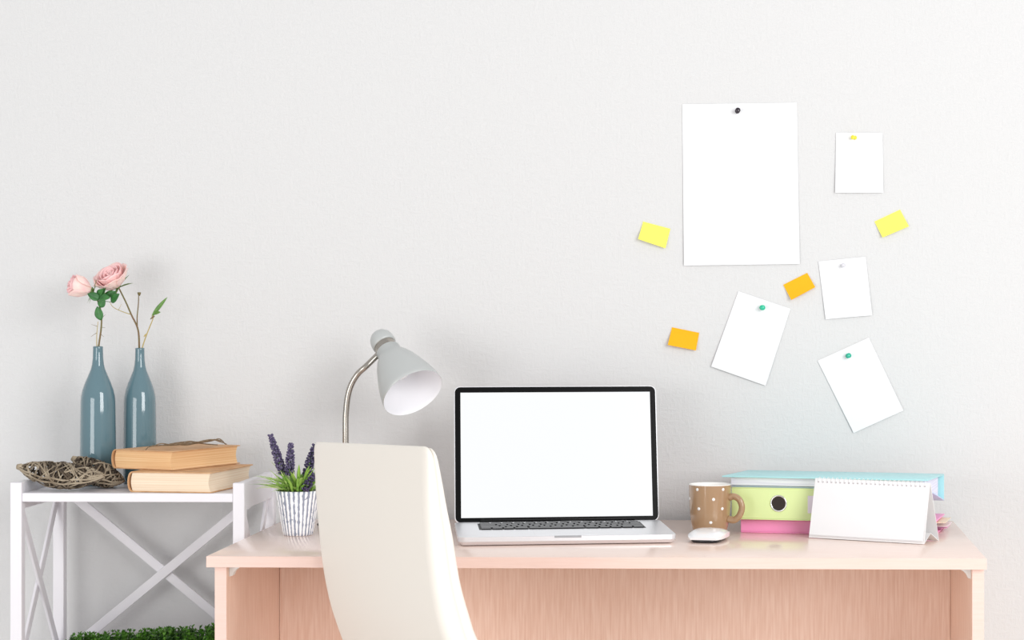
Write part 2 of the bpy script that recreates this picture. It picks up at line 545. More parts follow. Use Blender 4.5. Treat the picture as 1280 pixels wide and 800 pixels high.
# keyboard: dark well, then every key
obj('keyboard_well', newbox((-0.141, -0.012, LH - 0.0002), (0.141, 0.094, LH + 0.0003)), M_rubber, base)
keymesh = {}
def key(x0, x1, y0, y1):
    wk = (round(x1 - x0, 4), round(y1 - y0, 4))
    if wk not in keymesh:
        bm = newbox((-wk[0] / 2, -wk[1] / 2, 0), (wk[0] / 2, wk[1] / 2, 0.0018), 0.0006, 1)
        me = bpy.data.meshes.new('key'); bm.to_mesh(me); bm.free(); me.materials.append(M_key); keymesh[wk] = me
    o = link('key', keymesh[wk], None, base)
    o.location = ((x0 + x1) / 2, (y0 + y1) / 2, LH + 0.0004)
kx0, kx1, gap = -0.139, 0.139, 0.0032
rows = [[1] * 14, [1] * 13 + [1.5], [1.5] + [1] * 13, [1.8] + [1] * 11 + [1.8], [2.3] + [1] * 10 + [2.3], [1, 1, 1, 1.25, 5, 1.25, 1, 1, 1, 1]]
ytop, pitch = 0.0925, 0.0188
for ri, row in enumerate(rows):
    h = 0.0095 if ri == 0 else 0.0158
    y1 = ytop if ri == 0 else ytop - 0.0125 - (ri - 1) * pitch
    tot = sum(row); x = kx0
    for u in row:
        wk = (kx1 - kx0) * u / tot
        key(x + gap / 2, x + wk - gap / 2, y1 - h, y1)
        x += wk
obj('trackpad', newbox((-0.0525, -0.109, LH - 0.0002), (0.0525, -0.034, LH + 0.0003), 0.0001, 1), M_alu, base, label='smooth aluminium trackpad')
obj('thumb_notch', newbox((-0.022, -LD / 2 - 0.0004, LH - 0.0030), (0.022, -LD / 2 + 0.004, LH + 0.0002), 0.0002, 1), mat('notch_grey', srgb(176, 178, 182), rough=0.35, metal=0.6), base)
# lid, leaning back from the hinge
hy, hz, tilt = LD / 2 + 0.0030, LH - 0.0035, math.radians(13)
lid_m = Matrix.Translation((0, hy, hz)) @ Matrix.Rotation(math.radians(90) - tilt, 4, 'X')
LIDH = 0.243
bm = newtube([(-0.135, hy - 0.0045, LH + 0.0005), (0.135, hy - 0.0045, LH + 0.0005)], 0.0036, 14)
obj('hinge', bm, M_bezel, laptop, smooth=True)
bm = bmesh.new(); rr_slab(bm, LW, LIDH, 0.011, -0.0065, 0.0, 0.0016, lid_m, (0, LIDH / 2 + 0.001))
lid = obj('lid', bm, M_alu, laptop, autosmooth=35)
bm = bmesh.new(); rr_slab(bm, LW - 0.0035, LIDH - 0.003, 0.0095, 0.0001, 0.0009, 0.0003, lid_m, (0, LIDH / 2 + 0.001))
obj('bezel', bm, M_bezel, lid, label='black glass bezel')
bm = bmesh.new(); box(bm, (-LW / 2 + 0.0115, 0.0105, 0.0009), (LW / 2 - 0.0115, LIDH - 0.0105, 0.0013), 0, 1, lid_m)
obj('screen', bm, M_screen, lid, label='blank glowing white screen')

# ------------------------------------------------------------------ papers, notes and pins on the wall
def sheet(name, corners, m, label, cat, lift=(0.001, 0.001, 0.004, 0.004), group=None, n=10, bow=0.0):
    """corners TL, TR, BR, BL in pixels of the wall plane; lift = how far each corner stands off the wall"""
    P = [on_y(px, py, 0) for px, py in corners]
    c = sum(P, Vector()) / 4
    grid = []
    for i in range(n + 1):
        row = []
        for j in range(n + 1):
            u, v = j / n, i / n
            p = P[0] * (1 - u) * (1 - v) + P[1] * u * (1 - v) + P[2] * u * v + P[3] * (1 - u) * v
            s = v * v
            top = lift[0] * (1 - u) + lift[1] * u
            bot = lift[3] * (1 - u) + lift[2] * u
            off = top * (1 - s) + bot * s + bow * math.sin(math.pi * v) + 0.0006
            row.append(Vector((p.x, -off, p.z)) - c)
        grid.append(row)
    bm = bmesh.new(); solid_grid(bm, grid, 0.0004)
    bmesh.ops.recalc_face_normals(bm, faces=bm.faces)
    o = obj(name, bm, m, None, smooth=False)
    o.location = c
    return tag(o, label, cat, group)
sheet('paper_sheet', ((853, 130.5), (996, 128.5), (999.5, 330), (855, 332)), M_paper, 'large blank white sheet held to the wall by a black pin', 'paper', (0.0006, 0.0006, 0.003, 0.003))
sheet('paper_sheet', ((1045, 166), (1103, 166), (1104, 241), (1044, 241)), M_paper, 'small upright blank white paper held by a yellow pin', 'paper', (0.001, 0.001, 0.003, 0.005))
sheet('paper_sheet', ((1023, 327), (1082, 321), (1090, 394), (1032, 399)), M_paper, 'small blank white paper held by a pale grey pin, beside an orange note', 'paper', (0.001, 0.001, 0.004, 0.003))
sheet('paper_sheet', ((923, 364), (988, 386), (957, 482), (889, 458)), M_paper, 'tilted blank white paper held by a green pin, between the two orange notes', 'paper', (0.001, 0.001, 0.003, 0.004))
sheet('paper_sheet', ((1022, 451), (1086, 422), (1129, 513), (1067, 541)), M_paper, 'strongly tilted blank white paper held by a green pin, lowest paper above the binders', 'paper', (0.001, 0.001, 0.004, 0.003))
sheet('sticky_note', ((804, 277), (838, 286), (832, 310.5), (798, 299)), M_yellow_note, 'yellow sticky note beside the left edge of the large white sheet', 'sticky note', (0.0005, 0.0005, 0.006, 0.010))
sheet('sticky_note', ((1093, 277), (1125, 262), (1136, 283), (1103, 297)), M_yellow_note, 'yellow sticky note stuck below the small upright paper', 'sticky note', (0.0005, 0.0005, 0.004, 0.007))
sheet('sticky_note', ((979, 356), (1009, 341), (1019, 359), (989, 375)), M_orange_note, 'orange sticky note between two white papers below the large sheet', 'sticky note', (0.0005, 0.0005, 0.006, 0.010))
sheet('sticky_note', ((840, 409), (874, 416), (870, 438), (835, 431)), M_orange_note, 'orange sticky note alone on the wall above the laptop corner', 'sticky note', (0.0005, 0.0005, 0.006, 0.012))
PIN = [(0, 0), (0.0011, 0), (0.0011, 0.003), (0.0042, 0.003), (0.0046, 0.004), (0.0036, 0.005), (0.0028, 0.0075), (0.0030, 0.0105), (0.0044, 0.0122), (0.0048, 0.0138), (0.0040, 0.0148), (0, 0.0150)]
def pin(px, py, col, label, aim, sc=1.0, off=0.0022):
    p = on_y(px, py, 0)
    t = thing('push_pin', label, 'push pin', (p.x, -off, p.z))
    q = Vector(aim).to_track_quat('Z', 'Y').to_matrix().to_4x4()
    m = mat('pin_plastic', col, rough=0.25, coat=0.3)
    ms = bpy.data.materials['chrome']
    bm = bmesh.new(); lathe(bm, [(r * sc, z * sc) for r, z in PIN[2:]] and [(0, 0.003 * sc)] + [(r * sc, z * sc) for r, z in PIN[3:]], 20, q)
    obj('pin_head', bm, m, t, autosmooth=50)
    bm = bmesh.new(); lathe(bm, [(0.0002, -0.008), (0.0006 * sc, -0.006), (0.0006 * sc, 0.0032 * sc), (0, 0.0032 * sc)], 8, q)
    obj('needle', bm, ms, t)
pin(921.5, 139.5, srgb(38, 26, 40), 'black push pin in the large white sheet', (0.10, -1, 0.10))
pin(1070, 172.5, srgb(245, 232, 60), 'yellow push pin in the small upright paper', (-0.7, -1, 0.05), 0.85)
pin(1053, 332, srgb(215, 214, 220), 'pale grey push pin in a small white paper', (0.12, -1, 0.05), 0.8)
pin(952, 384.5, srgb(30, 190, 150), 'green push pin in the paper between the orange notes', (0.15, -1, 0.0))
pin(1059, 445, srgb(40, 180, 150), 'green push pin in the lowest tilted paper', (0.2, -1, 0.1), 0.95)

# ------------------------------------------------------------------ desk lamp
M_lamp = mat('lamp_grey', srgb(192, 195, 194), rough=0.38, metal=0.15)
M_chrome_refl = mat('chrome_dark_reflection', srgb(176, 170, 162), rough=0.22, metal=1.0)  # lamp chrome, with the darker tan reflection put into its base colour
M_lamp_in = mat('lamp_white_inside', srgb(244, 244, 248), rough=0.5)
lb = on_z(433, 659, DZ)
lamp = thing('desk_lamp', 'grey desk lamp with a bent chrome gooseneck', 'lamp', (lb.x, lb.y, DZ))
bm = bmesh.new(); lathe(bm, [(0, 0), (0.046, 0), (0.048, 0.003), (0.047, 0.010), (0.036, 0.015), (0.014, 0.018), (0.010, 0.026), (0, 0.026)], 40)
obj('base', bm, M_lamp, lamp, autosmooth=40)
ax = Vector((0.50, -0.53, -0.685)).normalized()
mouth = on_y(516, 491, lb.y - 0.050) - lb
LM = Matrix.Translation(mouth - Vector((0, 0, 0))) @ (-ax).to_track_quat('Z', 'Y').to_matrix().to_4x4()
def neckpt(px, py, dy): return on_y(px, py, lb.y + dy) - Vector((lb.x, lb.y, DZ))
mouth = neckpt(516, 491, -0.050)
LM = Matrix.Translation(mouth) @ (-ax).to_track_quat('Z', 'Y').to_matrix().to_4x4()
joint = LM @ Vector((0, 0, 0.115))
neck = [Vector((neckpt(432.5, 640, 0).x, 0, 0.02)), neckpt(432.5, 600, 0), neckpt(432, 545, 0), neckpt(432.5, 515, 0), neckpt(436.5, 488, -0.001), neckpt(446, 469, -0.003), neckpt(459, 456.5, -0.006), joint]
nk = catmull(neck, 14)
bm = bmesh.new()
for i in range(4 * 14):   # resampled below
    break
nk = resample(nk, 150)
tube(bm, nk, [0.0052 + (0.0004 if i % 2 else 0.0) for i in range(150)], 12)
obj('gooseneck', bm, M_chrome_refl, lamp, smooth=True, label='chrome gooseneck')
obj('power_cord', newtube(catmull([(-0.044, 0.006, 0.005), (-0.052, 0.012, 0.0035), (-0.050, 0.03, 0.0030), (-0.02, 0.07, 0.0030), (0.05, 0.095, 0.0030)], 6), 0.0026, 8), M_black_pl, lamp, smooth=True, label='black power cord')
outer = [(0.0560, 0.000), (0.0552, 0.008), (0.0530, 0.020), (0.0490, 0.035), (0.0435, 0.052), (0.0370, 0.070), (0.0300, 0.084), (0.0248, 0.0915), (0.0236, 0.0935)]
inner = [(r - 0.0012, z + 0.0004) for r, z in outer]
bm = bmesh.new(); lathe(bm, [(0.0554, -0.0004)] + outer, 56, LM)
sh = obj('shade', bm, M_lamp, lamp, smooth=True)
bm = bmesh.new(); lathe(bm, [(0.0556, -0.0004)] + inner + [(0, 0.0925)], 56, LM)
obj('shade_lining', bm, M_lamp_in, sh, smooth=True, label='white shade lining')
bm = bmesh.new(); lathe(bm, [(0.0236, 0.0934), (0.0226, 0.0945), (0.0222, 0.106), (0.0205, 0.108), (0, 0.108)], 40, LM)
obj('collar', bm, M_lamp, lamp, autosmooth=50)
bm = bmesh.new(); lathe(bm, [(0, 0.108), (0.0192, 0.108), (0.0192, 0.120), (0, 0.120)], 40, LM)
obj('chrome_ring', bm, M_chrome_refl, lamp, autosmooth=50)
bm = bmesh.new(); lathe(bm, [(0, 0.120), (0.0212, 0.120), (0.0218, 0.122), (0.0216, 0.131), (0.0196, 0.139), (0.0150, 0.1455), (0.0080, 0.149), (0, 0.150)], 40, LM)
obj('cap', bm, M_lamp, lamp, smooth=True)
# bulb deep inside the shade
bm = bmesh.new(); lathe(bm, [(0, 0.040), (0.010, 0.042), (0.017, 0.049), (0.019, 0.058), (0.016, 0.068), (0.012, 0.076), (0.012, 0.0915), (0, 0.0915)], 28, LM)
obj('bulb', bm, mat('bulb_glass', srgb(245, 245, 245), rough=0.2), lamp, smooth=True)

# ------------------------------------------------------------------ mug
M_mug = mat('brown_glaze', srgb(172, 139, 106), rough=0.16, coat=0.4)
M_mug_in = mat('white_glaze', srgb(250, 248, 244), rough=0.2, coat=0.3)
mp = on_z(887.5, 668.0, DZ)
mug = thing('mug', 'brown ceramic mug with white polka dots', 'mug', (mp.x, mp.y, DZ), math.radians(-12))
prof = [(0, 0), (0.0275, 0), (0.0285, 0.0015), (0.0300, 0.010), (0.0325, 0.022), (0.0342, 0.036), (0.0355, 0.055), (0.0363, 0.0850), (0.0363, 0.0856)]
def mug_r(z):
    for (r0, z0), (r1, z1) in zip(prof[1:], prof[2:]):
        if z0 <= z <= z1: return r0 + (r1 - r0) * (z - z0) / (z1 - z0)
    return 0.037
bm = bmesh.new(); lathe(bm, prof, 56)
obj('body', bm, M_mug, mug, autosmooth=50)
bm = bmesh.new(); lathe(bm, [(0.0363, 0.0856), (0.0358, 0.0868), (0.0346, 0.0868), (0.0338, 0.0850), (0.0328, 0.055), (0.030, 0.022), (0.025, 0.008), (0, 0.006)], 56)
obj('lining', bm, M_mug_in, mug, smooth=True, label='white glazed inside and rim')
hp = [Vector((0.0345, -0.004, 0.0640)), Vector((0.043, -0.005, 0.0665)), Vector((0.053, -0.006, 0.0610)), Vector((0.0575, -0.006, 0.048)), Vector((0.053, -0.006, 0.034)), Vector((0.044, -0.005, 0.0265)), Vector((0.0322, -0.004, 0.0275))]
bm = bmesh.new(); tube(bm, catmull(hp, 8), 0.0052, 12, True, 1.25)
obj('handle', bm, M_mug, mug, smooth=True)
rs = random.Random(3)
for k, (px, py) in enumerate(((871.5, 612), (904, 612), (892, 624), (873.5, 636), (903, 636), (888.5, 653), (860.8, 624.5))):
    q = on_y(px, py, mp.y - 0.03)
    dx = max(-0.0345, min(0.0345, q.x - mp.x)); z = q.z - DZ
    r = mug_r(z); th = math.asin(max(-0.98, min(0.98, dx / r)))
    for back in (0, 1):
        t2 = th + math.radians(12) + math.pi * back + (0.35 if back else 0)
        n = Vector((math.sin(t2), -math.cos(t2), 0.06)).normalized()
        m = Matrix.Translation(Vector((math.sin(t2) * r, -math.cos(t2) * r, z)) - n * 0.0004) @ n.to_track_quat('Z', 'Y').to_matrix().to_4x4()
        bm = bmesh.new(); lathe(bm, [(0, 0.0), (0.0029, 0.0), (0.0026, 0.0007), (0, 0.0009)], 14, m)
        obj('dot', bm, M_mug_in, mug, smooth=True, label='white dot')

# ------------------------------------------------------------------ computer mouse
mo = on_z(886.5, 675.5, DZ)
mouse = thing('computer_mouse', 'flat white computer mouse lying in front of the mug', 'mouse', (mo.x, mo.y, DZ), math.radians(-10))
M_mouse = mat('glossy_white', srgb(250, 250, 252), rough=0.12, coat=0.5)
def mouse_grid(h, ins):
    g = []
    for i in range(25):
        row = []
        for j in range(17):
            a_, b_ = -1 + 2 * i / 24, -1 + 2 * j / 16
            # squircle footprint
            L, Wd = 0.0530 - ins, 0.0315 - ins
            x = b_ * math.sqrt(max(0, 1 - 0.5 * a_ * a_ * abs(a_))) if True else b_
            row.append((x * Wd, a_ * L, a_, b_))
        g.append(row)
    return g
bm = bmesh.new()
g = mouse_grid(0, 0)
top = [[bm.verts.new((x, y, 0.0075 + 0.0135 * (1 - 0.82 * a_ ** 2) * (1 - 0.55 * b_ ** 4))) for x, y, a_, b_ in row] for row in g]
bot = [[bm.verts.new((x * 0.97, y * 0.98, 0.0058 + 0.000 * a_)) for x, y, a_, b_ in row] for row in g]
for T, fl_ in ((top, 0), (bot, 1)):
    for i in range(24):
        for j in range(16):
            f = (T[i][j], T[i][j + 1], T[i + 1][j + 1], T[i + 1][j])
            bm.faces.new(tuple(reversed(f)) if not fl_ else f)
lp = [(i, 0) for i in range(25)] + [(24, j) for j in range(1, 17)] + [(i, 16) for i in range(23, -1, -1)] + [(0, j) for j in range(15, 0, -1)]
for (i, j), (k, l) in zip(lp, lp[1:] + lp[:1]):
    bm.faces.new((top[i][j], bot[i][j], bot[k][l], top[k][l]))
bmesh.ops.recalc_face_normals(bm, faces=bm.faces)
obj('top_shell', bm, M_mouse, mouse, autosmooth=50)
bm = bmesh.new(); rr_slab(bm, 0.050, 0.094, 0.02, 0.0, 0.0059, 0.001, low_inset=0.003)
obj('underside', bm, mat('dark_alu', srgb(70, 70, 74), rough=0.35, metal=0.7), mouse, autosmooth=40, label='dark metal underside')

# ------------------------------------------------------------------ binders
M_pink = mat('pink_board', srgb(255, 160, 212), rough=0.4)
M_green = mat('green_board', srgb(222, 240, 170), rough=0.4)
M_cyan = mat('cyan_board', srgb(178, 230, 234), rough=0.4)
M_sheets = mat('paper_edges', srgb(244, 241, 252), rough=0.85, spec=0.1, col2=srgb(226, 222, 240), nscale=6, stretch=(1, 1, 90), contrast=(0.4, 0.6))
M_lining = mat('pale_blue_lining', srgb(205, 218, 245), rough=0.5)
M_hole = mat('dark_hole', srgb(44, 32, 30), rough=0.7)
def binder(name, label, base_pt, ang, W, D, front_t, back_t, z0f, z0b, m, spine_front, sheet_h=None, low_in=0.0):
    """lying lever-arch file: wedge of two covers and a spine; local x along the front edge, y away"""
    t = thing(name, label, 'binder', base_pt, ang)
    c = 0.0024
    def slab(za, zb, y0, y1, x0, x1, th, nm, mm):
        # board whose underside runs za (at y=0) to zb (at y=D)
        bm = bmesh.new()
        f = lambda y: za + (zb - za) * y / D
        vs = [bm.verts.new(p) for p in ((x0, y0, f(y0)), (x1, y0, f(y0)), (x1, y1, f(y1)), (x0, y1, f(y1)), (x0, y0, f(y0) + th), (x1, y0, f(y0) + th), (x1, y1, f(y1) + th), (x0, y1, f(y1) + th))]
        for q in ((3, 2, 1, 0), (4, 5, 6, 7), (0, 1, 5, 4), (1, 2, 6, 5), (2, 3, 7, 6), (3, 0, 4, 7)):
            bm.faces.new([vs[k] for k in q])
        bmesh.ops.bevel(bm, geom=list(bm.edges), offset=0.0007, segments=2, affect='EDGES', profile=0.5)
        return obj(nm, bm, mm, t, autosmooth=40)
    slab(z0f, z0b, low_in, D, low_in, W, c, 'cover', M_lining if low_in else m)
    slab(z0f + front_t - c, z0b + back_t - c, 0, D, 0, W, c, 'cover', m)
    ys = 0.0 if spine_front else D - c
    zz = z0f if spine_front else z0b
    tt = front_t if spine_front else back_t
    bm = newbox((0, ys, zz + c), (W, ys + c, zz + tt - c), 0.0004, 1)
    sp = obj('spine', bm, m, t)
    # sheets inside
    y0, y1 = (c + 0.004, D - 0.012) if spine_front else (0.010, D - c - 0.004)
    f0 = lambda y: z0f + (z0b - z0f) * y / D + c + 0.0004
    f1 = lambda y: z0f + front_t + (z0b + back_t - z0f - front_t) * y / D - c - 0.0004
    if sheet_h: f1 = lambda y, f0=f0: f0(y) + sheet_h
    bm = bmesh.new()
    vs = [bm.verts.new(p) for p in ((0.014, y0, f0(y0)), (W - 0.010, y0, f0(y0)), (W - 0.010, y1, f0(y1)), (0.014, y1, f0(y1)), (0.014, y0, f1(y0)), (W - 0.010, y0, f1(y0)), (W - 0.010, y1, f1(y1)), (0.014, y1, f1(y1)))]
    for q in ((3, 2, 1, 0), (4, 5, 6, 7), (0, 1, 5, 4), (1, 2, 6, 5), (2, 3, 7, 6), (3, 0, 4, 7)):
        bm.faces.new([vs[k] for k in q])
    obj('sheets', bm, M_sheets, t, label='stack of pale sheets')
    return t, sp
PT = 0.0240
pk = on_z(926, 665.5, DZ)
pink, _ = binder('ring_binder', 'thin pink binder at the bottom of the binder stack', (pk.x, pk.y, DZ), math.radians(-11), 0.335, 0.165, PT, PT, 0.0, 0.0, M_pink, True)
GT = 0.0555
gz = DZ + PT + 0.0005
gk = on_z(914.5, 648.2, gz + 0.001)
green, gsp = binder('lever_arch_file', 'green lever arch file with a finger hole, in the middle of the stack', (gk.x, gk.y, gz), math.radians(-11.5), 0.318, 0.185, GT, 0.016, 0.0, 0.0, M_green, True)
bz = gz + GT + 0.0008
bk = on_z(902.5, 594.6, bz + 0.0175)
D_b = 0.205
# the blue file's lower cover follows the green file's sloping lid
slope = (0.016 - GT) / 0.185
blue, _ = binder('lever_arch_file', 'pale cyan lever arch file lying on top of the binder stack', (bk.x, bk.y, bz), math.radians(-12.5), 0.358, D_b, 0.0175, 0.0480, 0.0, slope * D_b + 0.008, M_cyan, False, None, 0.014)
# finger ring and label on the green spine (local coordinates of the file)
def to_local(o, p):
    R = Matrix.Rotation(-o.rotation_euler.z, 3, 'Z')
    return R @ (Vector(p) - Vector(o.location))
hc = to_local(green, on_y(973.5, 629.2, gk.y - 0.015))
rot_front = Matrix.Rotation(math.radians(90), 4, 'X')
m = Matrix.Translation((hc.x, -0.0001, hc.z)) @ rot_front
bm = bmesh.new(); lathe(bm, [(0.0118, 0.0), (0.0145, 0.0), (0.0147, 0.0008), (0.0138, 0.0016), (0.0124, 0.0014), (0.0118, 0.0002)], 40, m)
obj('finger_ring', bm, M_chrome, gsp, smooth=True, label='chrome finger ring')
bm = bmesh.new(); lathe(bm, [(0, 0.0002), (0.0119, 0.0002), (0.0119, 0.0006), (0, 0.0006)], 36, m)
obj('finger_hole', bm, M_hole, gsp, label='dark finger hole')
l0 = to_local(green, on_y(1010.5, 625, gk.y - 0.02)).x
obj('spine_label', newbox((l0, -0.0006, 0.013), (min(l0 + 0.12, 0.30), 0.0, 0.043), 0.0001, 1), mat('label_paper', srgb(236, 228, 240), rough=0.5), gsp, label='pale spine label')
# loose tabs that stick out of the pink binder's end
for k, (dx, dz, c) in enumerate(((0.040, 0.018, srgb(252, 234, 205)), (0.046, 0.010, srgb(252, 236, 244)), (0.036, 0.0055, srgb(250, 190, 222)))):
    bm = newbox((0.27, 0.055 + 0.018 * k, dz), (0.335 + dx * 0.32, 0.150, dz + 0.0008))
    obj('divider_sheet', bm, mat('divider_colour', c, rough=0.7), pink)

# ------------------------------------------------------------------ desk calendar
ca, cb = on_z(1011, 672.5, DZ), on_z(1155, 681, DZ)
cu = (cb - ca); CL = cu.length; cang = math.atan2(cu.y, cu.x)
cal = thing('desk_calendar', 'blank white tent calendar with spiral holes standing before the binders', 'calendar', (ca.x, ca.y, DZ), cang)
CDp, CHh = 0.061, 0.0995
ct = 0.0012
def quadslab(name, pts, th, m, par, label=None, n=2):
    P = [Vector(p) for p in pts]
    grid = [[P[0].lerp(P[1], j / n).lerp(P[3].lerp(P[2], j / n), i / n) for j in range(n + 1)] for i in range(n + 1)]
    bm = bmesh.new(); solid_grid(bm, grid, th); bmesh.ops.recalc_face_normals(bm, faces=bm.faces)
    return obj(name, bm, m, par, label=label)
ap = CDp * 0.42
e0 = 0.0008
quadslab('front_board', [(0, e0, e0), (CL, e0, e0), (CL, ap - 0.001, CHh), (0, ap - 0.001, CHh)], ct, M_card, cal)
quadslab('back_board', [(0, CDp, e0), (CL, CDp, e0), (CL, ap + 0.001, CHh), (0, ap + 0.001, CHh)], ct, M_card, cal)
vm = CDp * 0.44
quadslab('base_fold', [(0, 0.002, e0 + 0.001), (CL, 0.002, e0 + 0.001), (CL, vm, 0.0165), (0, vm, 0.0165)], 0.0009, M_card, cal)
quadslab('base_fold', [(0, vm, 0.0165), (CL, vm, 0.0165), (CL, CDp - 0.002, e0 + 0.001), (0, CDp - 0.002, e0 + 0.001)], 0.0009, M_card, cal)
# pages hanging over the front, a few millimetres short of the foot
sl = Vector((0, ap, CHh)).normalized(); nf = Vector((0, -CHh, ap)).normalized()
for k in range(3):
    o1 = nf * (0.0013 + 0.0009 * k)
    lo = sl * (0.004 + 0.0008 * k) * (CHh / sl.z * 0 + 1); hi = sl * (Vector((0, ap, CHh)).length - 0.001)
    quadslab('page', [Vector((0.0015, 0, 0)) + lo + o1, Vector((CL - 0.0015, 0, 0)) + lo + o1, Vector((CL - 0.0015, 0, 0)) + hi + o1, Vector((0.0015, 0, 0)) + hi + o1], 0.0004, M_paper, cal)
bmh, bmr = bmesh.new(), bmesh.new()
NH = 25
for k in range(NH):
    x = 0.008 + (CL - 0.016) * k / (NH - 1)
    hpz = sl * (Vector((0, ap, CHh)).length - 0.0065) + nf * 0.0033
    m = Matrix.Translation(Vector((x, hpz.y, hpz.z))) @ nf.to_track_quat('Z', 'Y').to_matrix().to_4x4()
    lathe(bmh, [(0, 0.0), (0.0014, 0.0), (0.0014, 0.0004), (0, 0.0004)], 8, m)
    arc = []
    for j in range(9):
        t_ = math.radians(-10 + 200 * j / 8)
        arc.append(Vector((x + 0.0004 * j / 8, ap - 0.0055 * math.cos(t_) , CHh - 0.0052 + 0.0075 * math.sin(t_))))
    tube(bmr, arc, 0.00045, 5)
o = obj('punch_holes', bmh, mat('hole_grey', srgb(150, 145, 150), rough=0.6), cal); o['kind'] = 'stuff'
o = obj('spiral_binding', bmr, mat('white_wire', srgb(245, 245, 245), rough=0.35), cal, smooth=True); o['kind'] = 'stuff'

# ------------------------------------------------------------------ lavender in a ribbed pot
pp = on_z(372.5, 668.5, DZ)
pot = thing('potted_lavender', 'small artificial lavender in a ribbed blue and white pot on the desk', 'potted plant', (pp.x, pp.y, DZ))
m_pot = mat('pot_whitewash', srgb(240, 240, 240), rough=0.6)
nt = m_pot.node_tree; b_ = nt.nodes['Principled BSDF']
at = nt.nodes.new('ShaderNodeAttribute'); at.attribute_name = 'groove'
tc = nt.nodes.new('ShaderNodeTexCoord'); nz = nt.nodes.new('ShaderNodeTexNoise'); nz.inputs['Scale'].default_value = 130; nz.inputs['Detail'].default_value = 5
nt.links.new(tc.outputs['Object'], nz.inputs['Vector'])
ad = nt.nodes.new('ShaderNodeMath'); ad.operation = 'MULTIPLY_ADD'; ad.inputs[1].default_value = 1.5
nt.links.new(nz.outputs['Fac'], ad.inputs[0]); nt.links.new(at.outputs['Fac'], ad.inputs[2])
rp = nt.nodes.new('ShaderNodeValToRGB'); rp.color_ramp.elements[0].position = 0.98; rp.color_ramp.elements[1].position = 1.50
rp.color_ramp.elements[0].color = srgb(246, 246, 248); rp.color_ramp.elements[1].color = srgb(146, 153, 170)
nt.links.new(ad.outputs[0], rp.inputs['Fac']); nt.links.new(rp.outputs['Color'], b_.inputs['Base Color'])
# attribute runs 0..1 after scaling; node factor is clamped by the ramp
NR = 26
def ribf(a_, z): return 1.0 + 0.020 * math.cos(NR * a_)
bm = bmesh.new()
lay = bm.verts.layers.float.new('groove')
rings = lathe(bm, [(0, 0), (0.0232, 0), (0.0245, 0.001)] + [(0.0248 + (0.0372 - 0.0248) * k / 14, 0.001 + 0.0755 * k / 14) for k in range(1, 15)] + [(0.0352, 0.0765), (0.0340, 0.070), (0, 0.068)], NR * 8, None, True, lambda a_, z: ribf(a_, z))
for R in rings:
    if len(R) > 1:
        for k, v in enumerate(R):
            v[lay] = max(0.0, -math.cos(NR * 2 * math.pi * k / len(R)) * 0.55 + 0.12)
obj('pot', bm, m_pot, pot, smooth=True)
bm = bmesh.new(); lathe(bm, [(0, 0.0685), (0.0330, 0.0685), (0.030, 0.0725), (0.015, 0.0745), (0, 0.075)], 24)
obj('soil', bm, mat('soil', srgb(70, 60, 48), rough=0.9, bump=0.5, bscale=300), pot, smooth=True)
M_blades = [mat('blade_green', srgb(160, 200, 92), rough=0.45, sub=0.0), mat('blade_dark', srgb(122, 172, 68), rough=0.45), mat('blade_light', srgb(204, 226, 140), rough=0.45)]
def blade(bm, root, dirv, L, wd, droop, side=None):
    dirv = Vector(dirv).normalized()
    pts = []
    for k in range(8):
        t_ = k / 7
        pts.append(Vector(root) + dirv * (L * t_) + Vector((dirv.x, dirv.y, 0)) * (L * 0.35 * t_ * t_) - UP * (droop * L * t_ * t_))
    s = dirv.cross(UP)
    s = s.normalized() if s.length > 1e-4 else Vector((1, 0, 0))
    up2 = s.cross(dirv).normalized()
    prev = None
    for k, p in enumerate(pts):
        t_ = k / 7
        h = wd * (0.55 + 0.9 * t_ * (1 - t_) * 2) * (1 - t_ ** 3) / 1.2
        cur = [bm.verts.new(p - s * h), bm.verts.new(p - up2 * h * 0.4), bm.verts.new(p + s * h), bm.verts.new(p + up2 * h * 0.05)]
        if prev:
            for q in range(4):
                bm.faces.new((prev[q], prev[(q + 1) % 4], cur[(q + 1) % 4], cur[q]))
        else:
            bm.faces.new(list(reversed(cur)))
        prev = cur
    bm.faces.new(prev)
rb = random.Random(11)
for k in range(130):
    an = rb.uniform(0, 2 * math.pi)
    el = math.radians(rb.uniform(28, 84))
    r0 = rb.uniform(0.004, 0.024)
    root = Vector((r0 * math.cos(an), r0 * math.sin(an), 0.071 + rb.uniform(0, 0.012)))
    d = Vector((math.cos(an) * math.cos(el), math.sin(an) * math.cos(el), math.sin(el)))
    if d.x < -0.55: d.x *= 1.1
    bm = bmesh.new(); blade(bm, root, d, rb.uniform(0.036, 0.066), rb.uniform(0.0030, 0.0046), rb.uniform(0.1, 0.55))
    obj('leaf_blade', bm, M_blades[rb.choice((0, 0, 1, 2))], pot, smooth=True)
M_lav = [mat('lavender_violet', srgb(78, 68, 102), rough=0.7, col2=srgb(132, 122, 150), nscale=260, contrast=(0.48, 0.66)), mat('lavender_deep', srgb(56, 48, 78), rough=0.7, col2=srgb(104, 94, 128), nscale=260, contrast=(0.48, 0.66))]
def wl(p, o): return Vector(p) - Vector(o.location)
